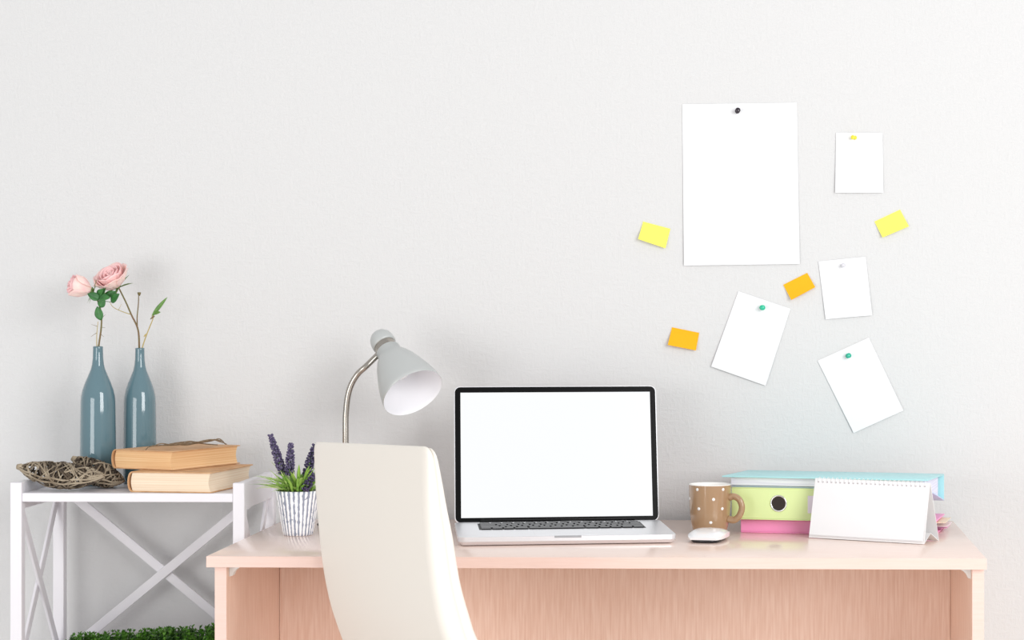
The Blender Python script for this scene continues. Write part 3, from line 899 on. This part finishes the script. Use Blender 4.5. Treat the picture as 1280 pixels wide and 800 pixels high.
for (bx, by_, tx, ty, dy, wd) in ((353, 590, 338.5, 545, 0.005, 0.0088), (362, 592, 363.5, 556, -0.004, 0.0092), (383, 594, 393, 558, 0.0, 0.0094), (381, 612, 392, 594, -0.028, 0.0085)):
    A = wl(on_y(bx, by_, pp.y + dy), pot); B = wl(on_y(tx, ty, pp.y + dy), pot)
    bm = bmesh.new()
    foot = Vector((A.x * 0.3, A.y * 0.5, 0.070))
    sp = obj('flower_stem', newtube(catmull([foot, A, B], 6), 0.0009, 6), M_blades[1], pot, smooth=True)
    axv = (B - A).normalized(); s1 = axv.orthogonal().normalized(); s2 = axv.cross(s1)
    L = (B - A).length; nl = int(L / 0.0044)
    for i in range(nl + 1):
        t_ = i / nl
        rr = wd * (0.75 + 0.5 * math.sin(math.pi * min(1, 0.25 + t_ * 0.8))) * (1 - 0.45 * t_ ** 3) * 0.78
        for k in range(8):
            th = 2 * math.pi * k / 8 + i * 0.6 + rb.uniform(-0.3, 0.3)
            n = (s1 * math.cos(th) + s2 * math.sin(th) + axv * 0.7).normalized()
            c = A + axv * (L * t_ + rb.uniform(-0.0016, 0.0016)) + (s1 * math.cos(th) + s2 * math.sin(th)) * rr * 0.62
            m = Matrix.Translation(c) @ n.to_track_quat('Z', 'Y').to_matrix().to_4x4()
            lathe(bm, [(0, -0.0030), (0.0018, -0.0014), (0.0023, 0.0008), (0.0014, 0.0032), (0, 0.0040)], 6, m)
    obj('flower_spike', bm, M_lav[0] if ty < 580 and bx < 370 else M_lav[1], sp, smooth=True, label='dark violet lavender spike')

# ------------------------------------------------------------------ bottle vases
M_vase = mat('blue_grey_glaze', srgb(94, 124, 134), rough=0.07, coat=0.6, spec=0.55)
VPROF = [(0, 0), (0.0295, 0), (0.0315, 0.002), (0.0318, 0.008), (0.0316, 0.06), (0.0309, 0.12), (0.0305, 0.146), (0.0297, 0.156), (0.0272, 0.168), (0.0226, 0.181), (0.0172, 0.193), (0.0130, 0.203), (0.0106, 0.212), (0.0092, 0.224), (0.0087, 0.241), (0.0090, 0.2435), (0.0082, 0.2445), (0.0070, 0.243), (0.0068, 0.215), (0, 0.213)]
def vase(px, y, label, top_py, rs_=1.0):
    p = on_y(px, 600, y)
    zt = on_y(px, top_py, y).z
    sc = (zt - SHZ) / 0.2445
    t = thing('bottle_vase', label, 'vase', (p.x, y, SHZ + 0.0002))
    bm = bmesh.new(); lathe(bm, [(r * rs_, z * sc) for r, z in VPROF], 64)
    obj('body', bm, M_vase, t, smooth=True)
    return p.x, y, zt
V1 = vase(122.5, -0.128, 'blue-grey glazed bottle vase holding the rose bud', 433)
V2 = vase(174.8, -0.083, 'blue-grey glazed bottle vase behind the books holding the open rose', 435, 0.935)

# ------------------------------------------------------------------ roses
M_petal = mat('rose_petal', srgb(255, 214, 212), rough=0.55, col2=srgb(254, 196, 199), nscale=60, sub=0.15)
M_petal_out = mat('rose_petal_outer', srgb(255, 226, 216), rough=0.55, col2=srgb(254, 206, 206), nscale=60, sub=0.15)
M_stem = mat('rose_stem', srgb(112, 112, 62), rough=0.55, col2=srgb(124, 92, 66), nscale=80)
M_leaf = mat('rose_leaf', srgb(64, 128, 62), rough=0.4, col2=srgb(44, 98, 50), nscale=90)
M_sepal = mat('rose_sepal', srgb(96, 124, 60), rough=0.5)
M_twig = mat('dry_twig', srgb(186, 168, 110), rough=0.7)
def petal_mesh(R, H, span, flare, cup, thick=0.0006):
    g = []
    nu, nv = 9, 10
    for i in range(nv):
        v = i / (nv - 1)
        row = []
        for j in range(nu):
            u = -1 + 2 * j / (nu - 1)
            wv = math.sin(math.pi * (0.12 + 0.60 * v)) ** 0.7
            th = u * span * wv
            zz = H * (v - 0.16 * v * abs(u) ** 2.4)
            rr = R * (0.18 + cup * math.sin(math.pi * 0.5 * min(1, v * 1.25)) ) + flare * R * max(0, v - 0.62) ** 2 * 4
            rr *= 1 + 0.03 * math.sin(5 * u + 3 * v)
            row.append(Vector((rr * math.cos(th), rr * math.sin(th), zz)))
        g.append(row)
    bm = bmesh.new(); solid_grid(bm, g, thick); bmesh.ops.recalc_face_normals(bm, faces=bm.faces)
    me = bpy.data.meshes.new('petal'); bm.to_mesh(me); bm.free()
    me.polygons.foreach_set('use_smooth', [True] * len(me.polygons))
    return me
def bloom(parent, loc, axis, R, H, layers, open_=1.0, seed=1):
    rr = random.Random(seed)
    q = Vector(axis).to_track_quat('Z', 'Y')
    br = newtube([(0, 0, 0), (0, 0, H * 0.14)], [R * 0.22, R * 0.34], 14)
    core = obj('bloom', br, M_sepal, parent, smooth=True)
    core.location = loc; core.rotation_mode = 'QUATERNION'; core.rotation_quaternion = q
    for li, (rad, hh, span, flare, n, ph) in enumerate(layers):
        me = petal_mesh(R * rad, H * hh, span, flare * open_, 0.86)
        me.materials.append(M_petal_out if li >= len(layers) - 1 else M_petal)
        for k in range(n):
            o = link('petal', me, None, core)
            o.rotation_euler = (rr.uniform(-0.06, 0.06), rr.uniform(-0.06, 0.06), ph + 2 * math.pi * k / n + rr.uniform(-0.15, 0.15))
            o.location = (0, 0, H * 0.04 + H * 0.02 * (len(layers) - li))
    for k in range(5):
        th = 2 * math.pi * k / 5 + 0.3
        d = Vector((math.cos(th), math.sin(th), 0.35))
        bm = bmesh.new(); blade(bm, Vector((math.cos(th), math.sin(th), 0)) * R * 0.15, d, R * 0.95, R * 0.16, 0.25)
        obj('sepal', bm, M_sepal, core, smooth=True)
    return core
def leaf(parent, root, tip, wd, m=M_leaf, nrm=(0, -1, 0.3), bend=0.15):
    root, tip = Vector(root), Vector(tip)
    ax_ = tip - root; L = ax_.length
    s = ax_.normalized().cross(Vector(nrm)).normalized()
    n = s.cross(ax_.normalized())
    g = []
    for i in range(9):
        t_ = i / 8
        h = wd * math.sin(math.pi * min(1, 0.04 + t_ * 0.96)) ** 0.8 * (1 - 0.25 * t_) + 0.0002
        row = []
        for j in range(5):
            u = -1 + j / 2
            row.append(root + ax_ * t_ + s * (u * h) + n * (abs(u) * h * 0.35 - bend * L * t_ * t_ * 0.5))
        g.append(row)
    bm = bmesh.new(); solid_grid(bm, g, 0.0004); bmesh.ops.recalc_face_normals(bm, faces=bm.faces)
    return obj('leaf', bm, m, parent, smooth=True)

OPEN = [(0.20, 0.78, 1.3, 0.0, 3, 0.2), (0.40, 0.82, 1.15, 0.05, 4, 0.5), (0.62, 0.84, 0.95, 0.12, 5, 0.1), (0.84, 0.84, 0.80, 0.22, 6, 0.6), (1.02, 0.80, 0.75, 0.34, 7, 0.2)]
BUD = [(0.24, 1.0, 1.4, 0.0, 3, 0.0), (0.46, 1.0, 1.25, 0.0, 3, 0.9), (0.68, 0.97, 1.15, 0.02, 4, 0.3), (0.86, 0.90, 0.95, 0.10, 5, 0.1)]
# rose bud in the first vase
y1 = V1[1]
rose1 = thing('rose', 'half-open pink rose with dark green leaves leaning left', 'rose', (V1[0], y1, V1[2] - 0.02))
def L1(px, py, dy=0.0): return on_y(px, py, y1 + dy) - Vector(rose1.location)
st = catmull([(0, 0, 0), (0.001, 0, 0.019), L1(126.5, 410), L1(126.5, 392), L1(122.5, 377, -0.002), L1(117, 365, -0.004)], 6)
obj('stem', newtube(st, [0.0018, 0.0012], 8), M_stem, rose1, smooth=True)
st = catmull([(-0.001, 0.001, 0.0), L1(121, 432), L1(121, 418), L1(122.5, 402)], 5)
obj('stem', newtube(st, [0.0011, 0.0006], 6), M_twig, rose1, smooth=True)
for (x0, y0_, x1_, yy1) in ((122, 408, 114, 405.5), (121, 416, 113.5, 421), (125.5, 409, 131.5, 409.5), (125, 417, 130, 421), (126.5, 398, 132, 393)):
    obj('thorn', newtube([L1(x0, y0_), L1(x1_, yy1, -0.004)], [0.0005, 0.0002], 5), M_stem, rose1)
bloom(rose1, L1(117, 364.5, -0.005), (-0.86, -0.36, 0.32), 0.0215, 0.042, BUD, 0.6, 4)
for (x0, y0_, x1_, yy1, wd, dy) in ((126.5, 400, 121, 383, 0.0072, -0.006), (125, 384, 130.5, 373, 0.0068, -0.012), (124.5, 374, 109.5, 367, 0.0070, -0.020), (124, 372, 137, 372, 0.0062, -0.024), (126, 370, 131.5, 360, 0.0062, -0.010), (130, 372, 145, 364, 0.0058, -0.004), (139.5, 378, 148.5, 367, 0.0078, -0.016), (122, 370, 128.5, 361.5, 0.0060, -0.016)):
    leaf(rose1, L1(x0, y0_, dy * 0.6), L1(x1_, yy1, dy), wd * 1.2, nrm=(random.uniform(-0.4, 0.4), -1, random.uniform(0.2, 0.7)))
for (x0, y0_, x1_, yy1, dy) in ((124, 384, 126, 372, -0.01), (126, 376, 139.5, 377.5, -0.012)):
    obj('leaf_stalk', newtube([L1(x0, y0_, 0), L1(x1_, yy1, dy)], [0.0007, 0.0005], 5), M_leaf, rose1)
# open rose in the second vase
y2 = V2[1]
rose2 = thing('rose', 'open pale pink rose on a forked stem', 'rose', (V2[0], y2, V2[2] - 0.02))
def L2(px, py, dy=0.0): return on_y(px, py, y2 + dy) - Vector(rose2.location)
st = catmull([(0, 0, 0), (-0.001, 0, 0.019), L2(172.5, 412, -0.002), L2(164, 393, -0.006), L2(157, 377, -0.010), L2(147.8, 358.5, -0.014)], 6)
obj('stem', newtube(st, [0.0019, 0.0013], 8), M_stem, rose2, smooth=True)
st = catmull([L2(171.6, 409, -0.002), L2(171.5, 396, -0.002), L2(173, 380, -0.002), L2(173.3, 370, -0.002)], 6)
obj('side_stem', newtube(st, [0.0012, 0.0009], 7), M_stem, rose2, smooth=True)
q = L2(174, 370, -0.002)
bm = bmesh.new(); lathe(bm, [(0, 0), (0.0016, 0.0005), (0.0028, 0.0035), (0.0034, 0.0065), (0.0024, 0.0068), (0, 0.0055)], 14, Matrix.Translation(q))
obj('bare_hip', bm, M_stem, rose2, smooth=True)
st = catmull([L2(163.5, 393, -0.006), L2(157, 391, -0.008), L2(147, 387, -0.010), L2(140.5, 383, -0.012), L2(137, 377, -0.012)], 5)
obj('tendril', newtube(st, [0.0009, 0.0005], 6), M_twig, rose2, smooth=True)
obj('tendril', newtube([L2(148, 387.5, -0.010), L2(152, 380, -0.012)], [0.0005, 0.0003], 5), M_twig, rose2, smooth=True)
bloom(rose2, L2(147.5, 359.5, -0.014), (-0.34, -0.52, 0.78), 0.0262, 0.038, OPEN, 1.0, 9)
# green sprig in the second vase
sprig = thing('leaf_sprig', 'thin green leaf sprig beside the open rose', 'sprig', (V2[0] + 0.004, y2, V2[2] - 0.02))
def L3(px, py, dy=0.0): return on_y(px, py, y2 + dy) - Vector(sprig.location)
st = catmull([(0, 0, 0), (0.0005, 0, 0.019), L3(182, 422), L3(187, 409), L3(191, 399), L3(190.5, 394)], 6)
obj('stem', newtube(st, [0.0012, 0.0009], 7), M_twig, sprig, smooth=True)
M_leaf2 = mat('sprig_leaf', srgb(112, 152, 72), rough=0.45, col2=srgb(84, 130, 60), nscale=90)
leaf(sprig, L3(190, 395.5), L3(208, 371.5, -0.006), 0.0042, M_leaf2)
leaf(sprig, L3(192, 392), L3(200, 390, -0.01), 0.0036, M_leaf2)
leaf(sprig, L3(193.5, 395), L3(187.5, 399, -0.004), 0.0016, M_stem)
leaf(sprig, L3(184, 417), L3(179.5, 421, -0.004), 0.0016, M_twig)

# ------------------------------------------------------------------ wicker ornaments
M_wick = [mat('willow_brown', srgb(126, 110, 90), rough=0.7, col2=srgb(178, 164, 142), nscale=40), mat('willow_dark', srgb(58, 48, 40), rough=0.8, col2=srgb(98, 84, 68), nscale=40)]
def wicker(label, p_tip, p_end, half_w, half_h, seed, roll=0.0):
    """almond-shaped hollow ornament woven from willow twigs"""
    rr = random.Random(seed)
    a_, b2 = Vector(p_tip), Vector(p_end)
    c = (a_ + b2) / 2
    ax_ = (b2 - a_).normalized(); L = (b2 - a_).length
    sd = UP.cross(ax_).normalized(); up = ax_.cross(sd).normalized()
    R = Matrix((ax_, sd, up)).transposed().to_4x4()
    t = thing('wicker_ornament', label, 'ornament', c)
    t.rotation_euler = (R @ Matrix.Rotation(roll, 4, 'X')).to_euler()
    def surf(u, th, k=1.0):
        e = max(0.0, 1 - abs(u) ** 2.1) ** 0.80
        return Vector((u * L / 2, half_w * e * k * math.cos(th), half_h * e * k * math.sin(th) + half_h * 0.35 * u * u))
    bm0, bm1 = bmesh.new(), bmesh.new()
    for i in range(190):
        u0 = rr.uniform(-0.98, 0.9); th = rr.uniform(0, 2 * math.pi)
        du = rr.uniform(-0.055, 0.11); dth = rr.choice((-1, 1)) * rr.uniform(0.14, 0.36)
        k = rr.uniform(0.72, 0.84) if i % 3 == 0 else rr.uniform(0.90, 1.02)
        pts = []
        for s in range(11):
            u = u0 + du * s
            if abs(u) > 0.985: break
            pts.append(surf(u, th + dth * s, k + 0.03 * math.sin(s * 1.3 + i)))
        if len(pts) > 3:
            tube(bm0 if i % 3 == 1 or i % 5 == 2 else bm1, pts, rr.uniform(0.0011, 0.0020), 5, True, 0.6)
    o = obj('woven_twigs', bm0, M_wick[0], t, smooth=True); o['kind'] = 'stuff'
    o = obj('woven_twigs', bm1, M_wick[1], t, smooth=True); o['kind'] = 'stuff'
    bm = bmesh.new()
    for th0, kk in ((0.0, 1.03), (0.35, 1.0), (2.8, 1.0), (math.pi, 1.03)):
        tube(bm, [surf(-0.985 + 1.97 * s / 24, th0 + 0.05 * math.sin(s), kk) for s in range(25)], 0.0018, 6)
    o = obj('rim', bm, M_wick[0], t, smooth=True)
    bm = bmesh.new(); lathe(bm, [(0, -0.007), (0.0045, -0.006), (0.0062, 0.0), (0.0050, 0.006), (0, 0.0075)], 12, Matrix.Translation((-L / 2 + 0.004, 0, half_h * 0.35)) @ Matrix.Rotation(math.radians(90), 4, 'Y'))
    obj('bound_tip', bm, M_wick[0], t, smooth=True)
    return t
z1 = SHZ
w1 = wicker('woven willow ornament with its bound tip over the rack edge', on_y(23, 588, -0.245), on_y(131, 600, -0.252), 0.029, 0.0205, 5, math.radians(24))
w2 = wicker('woven willow ornament tucked against the stacked books', on_y(90, 577, -0.196), on_y(154, 606, -0.194), 0.024, 0.0205, 8, math.radians(28))

# ------------------------------------------------------------------ old books
M_cover = mat('kraft_cover', srgb(216, 172, 128), rough=0.65, col2=srgb(196, 148, 104), nscale=40)
M_pagesA = mat('aged_pages', srgb(243, 206, 160), rough=0.85, spec=0.1, col2=srgb(228, 182, 132), nscale=5, stretch=(0.6, 0.6, 130), contrast=(0.38, 0.62))
M_pagesB = mat('cream_pages', srgb(245, 230, 208), rough=0.85, spec=0.1, col2=srgb(234, 211, 183), nscale=5, stretch=(0.6, 0.6, 130), contrast=(0.38, 0.62))
def book(label, corner, ang, W, D, T, m_pages, m_cov):
    """corner = near right foot; local -x along the head edge, +y along the fore edge; spine at -x"""
    t = thing('old_book', label, 'book', corner, ang)
    c = 0.0018; ov = 0.0035
    obj('lower_cover', newbox((-W, 0, 0), (0, D, c), 0.0006, 2), m_cov, t)
    obj('upper_cover', newbox((-W, 0, T - c), (0, D, T), 0.0006, 2), m_cov, t)
    bm = bmesh.new()
    n = 10
    pr = []
    for k in range(n + 1):
        th = math.pi / 2 + math.pi * k / n
        pr.append((-W + 0.001 + 0.007 * math.cos(th), T / 2 + (T / 2 - 0.0004) * math.sin(th)))
    pi_ = [(x + 0.0018 if True else x, T / 2 + (z - T / 2) * 0.90) for x, z in reversed(pr)]
    m = Matrix(((1, 0, 0, 0), (0, 0, 1, 0), (0, 1, 0, 0), (0, 0, 0, 1)))
    prism(bm, pr + pi_, 0, D, m)
    bmesh.ops.recalc_face_normals(bm, faces=bm.faces)
    obj('spine', bm, m_cov, t, autosmooth=50)
    bm = bmesh.new()
    xs = [-W + 0.004] * 2
    nseg = 8
    poly = [(-W + 0.003, 0.0)]
    prof_ = []
    for k in range(nseg + 1):
        z = c + (T - 2 * c) * k / nseg
        prof_.append((-ov - 0.0035 * math.sin(math.pi * k / nseg), z))
    for k in range(nseg + 1):
        z = c + (T - 2 * c) * (1 - k / nseg)
        prof_.append((-W + 0.002 - 0.003 * math.sin(math.pi * k / nseg), z))
    prism(bm, prof_, ov, D - ov, m)
    bmesh.ops.recalc_face_normals(bm, faces=bm.faces)
    obj('page_block', bm, m_pages, t, autosmooth=60)
    return t
B1T, B2T = 0.0355, 0.0335
c1 = on_z(262, 617.6, SHZ); c1.y = max(c1.y, SYF + 0.002)
book1 = book('thick old book with cream pages at the bottom of the pair', (c1.x, c1.y, SHZ + 0.0002), math.radians(-8), 0.147, 0.198, B1T, M_pagesB, M_cover)
z2 = SHZ + B1T + 0.0006
c2 = on_z(216, 588.5, z2)
book2 = book('old book with tan pages and twine on top of another book', (c2.x, c2.y, z2), math.radians(-24), 0.129, 0.190, B2T, M_pagesA, M_cover)
# twine lying loose on the upper book
zt = z2 + B2T
twine = thing('twine', 'thin brown twine lying loosely on the upper book', 'twine', (c2.x, c2.y, zt))
rt = random.Random(5)
def T_(px, py, h=0.0, k=0):
    f = (px - 180) / 100.0
    py += rt.uniform(-1.5, 1.5) + 4.5 * f
    p = on_y(px, py, c2.y + 0.030 + 0.085 * f + 0.012 * k + rt.uniform(-0.006, 0.006))
    p.z = max(p.z, zt + 0.0012)
    return p - Vector(twine.location)
M_twine = mat('jute_twine', srgb(140, 120, 96), rough=0.9, col2=srgb(112, 94, 72), nscale=200)
for k_, pl in enumerate(([(182, 562, 0), (186, 557.5, 0.001), (193, 556, 0.0), (201, 555, 0.002), (214, 553, 0.0), (226, 551.5, 0.002), (240, 550, 0.0), (252, 549, 0.002), (262, 547.8, 0.003)],
           [(199, 556.5, 0), (212, 554.5, 0.001), (228, 552.5, 0.002), (243, 550.5, 0.002), (256, 548.5, 0.005), (266, 546.5, 0.008), (275, 546.5, 0.007), (280, 549.5, 0.001)],
           [(212, 553.5, 0.001), (230, 551.0, 0.003), (247, 549.5, 0.001), (259, 547.0, 0.007), (268, 545.8, 0.009), (277, 548, 0.004)],
           [(190, 557.5, 0), (204, 557, 0.001), (217, 554, 0.003), (233, 553.0, 0.001), (247, 551.5, 0.003), (260, 551, 0.001), (272, 550.5, 0.004)],
           [(205, 554.5, 0), (219, 555, 0.001), (236, 549.5, 0.003), (250, 551.5, 0.001), (264, 548.5, 0.003), (274, 545.2, 0.001), (281, 548.5, 0.004), (283, 551, 0)])):
    pts = catmull([T_(*p, k_ - 2) for p in pl], 6)
    obj('strand', newtube([p + Vector((0, 0, max(0, 0))) for p in pts], 0.0010, 6), M_twine, twine, smooth=True)

# ------------------------------------------------------------------ boxwood planter on the lower shelf
PLX0, PLX1 = SX0 + 0.055, SX1 - 0.03
planter = thing('planter', 'low white planter full of bright green boxwood on the lower shelf', 'planter', ((PLX0 + PLX1) / 2, (SYF + SYB) / 2 - 0.01, 0.5052))
hw = (PLX1 - PLX0) / 2
bm = bmesh.new()
for lo, hi in (((-hw, -0.075, 0), (hw, 0.075, 0.004)), ((-hw, -0.075, 0), (hw, -0.069, 0.042)), ((-hw, 0.069, 0), (hw, 0.075, 0.042)), ((-hw, -0.069, 0), (-hw + 0.006, 0.069, 0.042)), ((hw - 0.006, -0.069, 0), (hw, 0.069, 0.042))):
    box(bm, lo, hi, 0.0008, 1)
obj('tray', bm, M_white, planter)
obj('soil', newbox((-hw + 0.006, -0.069, 0.004), (hw - 0.006, 0.069, 0.036)), bpy.data.materials['soil'], planter)
M_box = [mat('boxwood_green', srgb(96, 150, 46), rough=0.45, col2=srgb(64, 116, 32), nscale=60), mat('boxwood_dark', srgb(34, 74, 22), rough=0.5, col2=srgb(48, 92, 30), nscale=60)]
for mi in (0, 1):
    rb = random.Random(20 + mi)
    bm = bmesh.new()
    for k in range(330):
        x = rb.uniform(-hw + 0.004, hw - 0.004); y = rb.uniform(-0.07, 0.07)
        u = (x + hw) / (2 * hw)
        h = 0.045 + 0.022 * u + 0.008 * rb.random() - 0.02 * (y / 0.07) ** 2 - (0.008 if mi else 0)
        top_ = Vector((x + rb.uniform(-0.006, 0.006), y + rb.uniform(-0.006, 0.006), h))
        tube(bm, [(x, y, 0.034), top_], 0.0006, 3)
        for lv_ in range(4):
            zc = top_ - UP * 0.0052 * lv_
            for q in range(4 if lv_ else 3):
                th = rb.uniform(0, 6.28)
                el = 0.9 - 0.25 * lv_
                d = Vector((math.cos(th) * math.cos(el), math.sin(th) * math.cos(el), math.sin(el)))
                s = d.cross(UP).normalized() if abs(d.z) < 0.99 else Vector((1, 0, 0))
                L = rb.uniform(0.006, 0.0085); ww = 0.0021
                a4 = bm.verts.new(zc); b4 = bm.verts.new(zc + d * L * 0.55 + s * ww); c4 = bm.verts.new(zc + d * L); d4 = bm.verts.new(zc + d * L * 0.55 - s * ww)
                e4 = bm.verts.new(zc + d * L * 0.55 - s.cross(d) * 0.0006)
                for f in ((a4, b4, e4), (b4, c4, e4), (c4, d4, e4), (d4, a4, e4), (a4, d4, c4, b4)):
                    bm.faces.new(f)
    o = obj('boxwood_leaves', bm, M_box[mi], planter); o['kind'] = 'stuff'
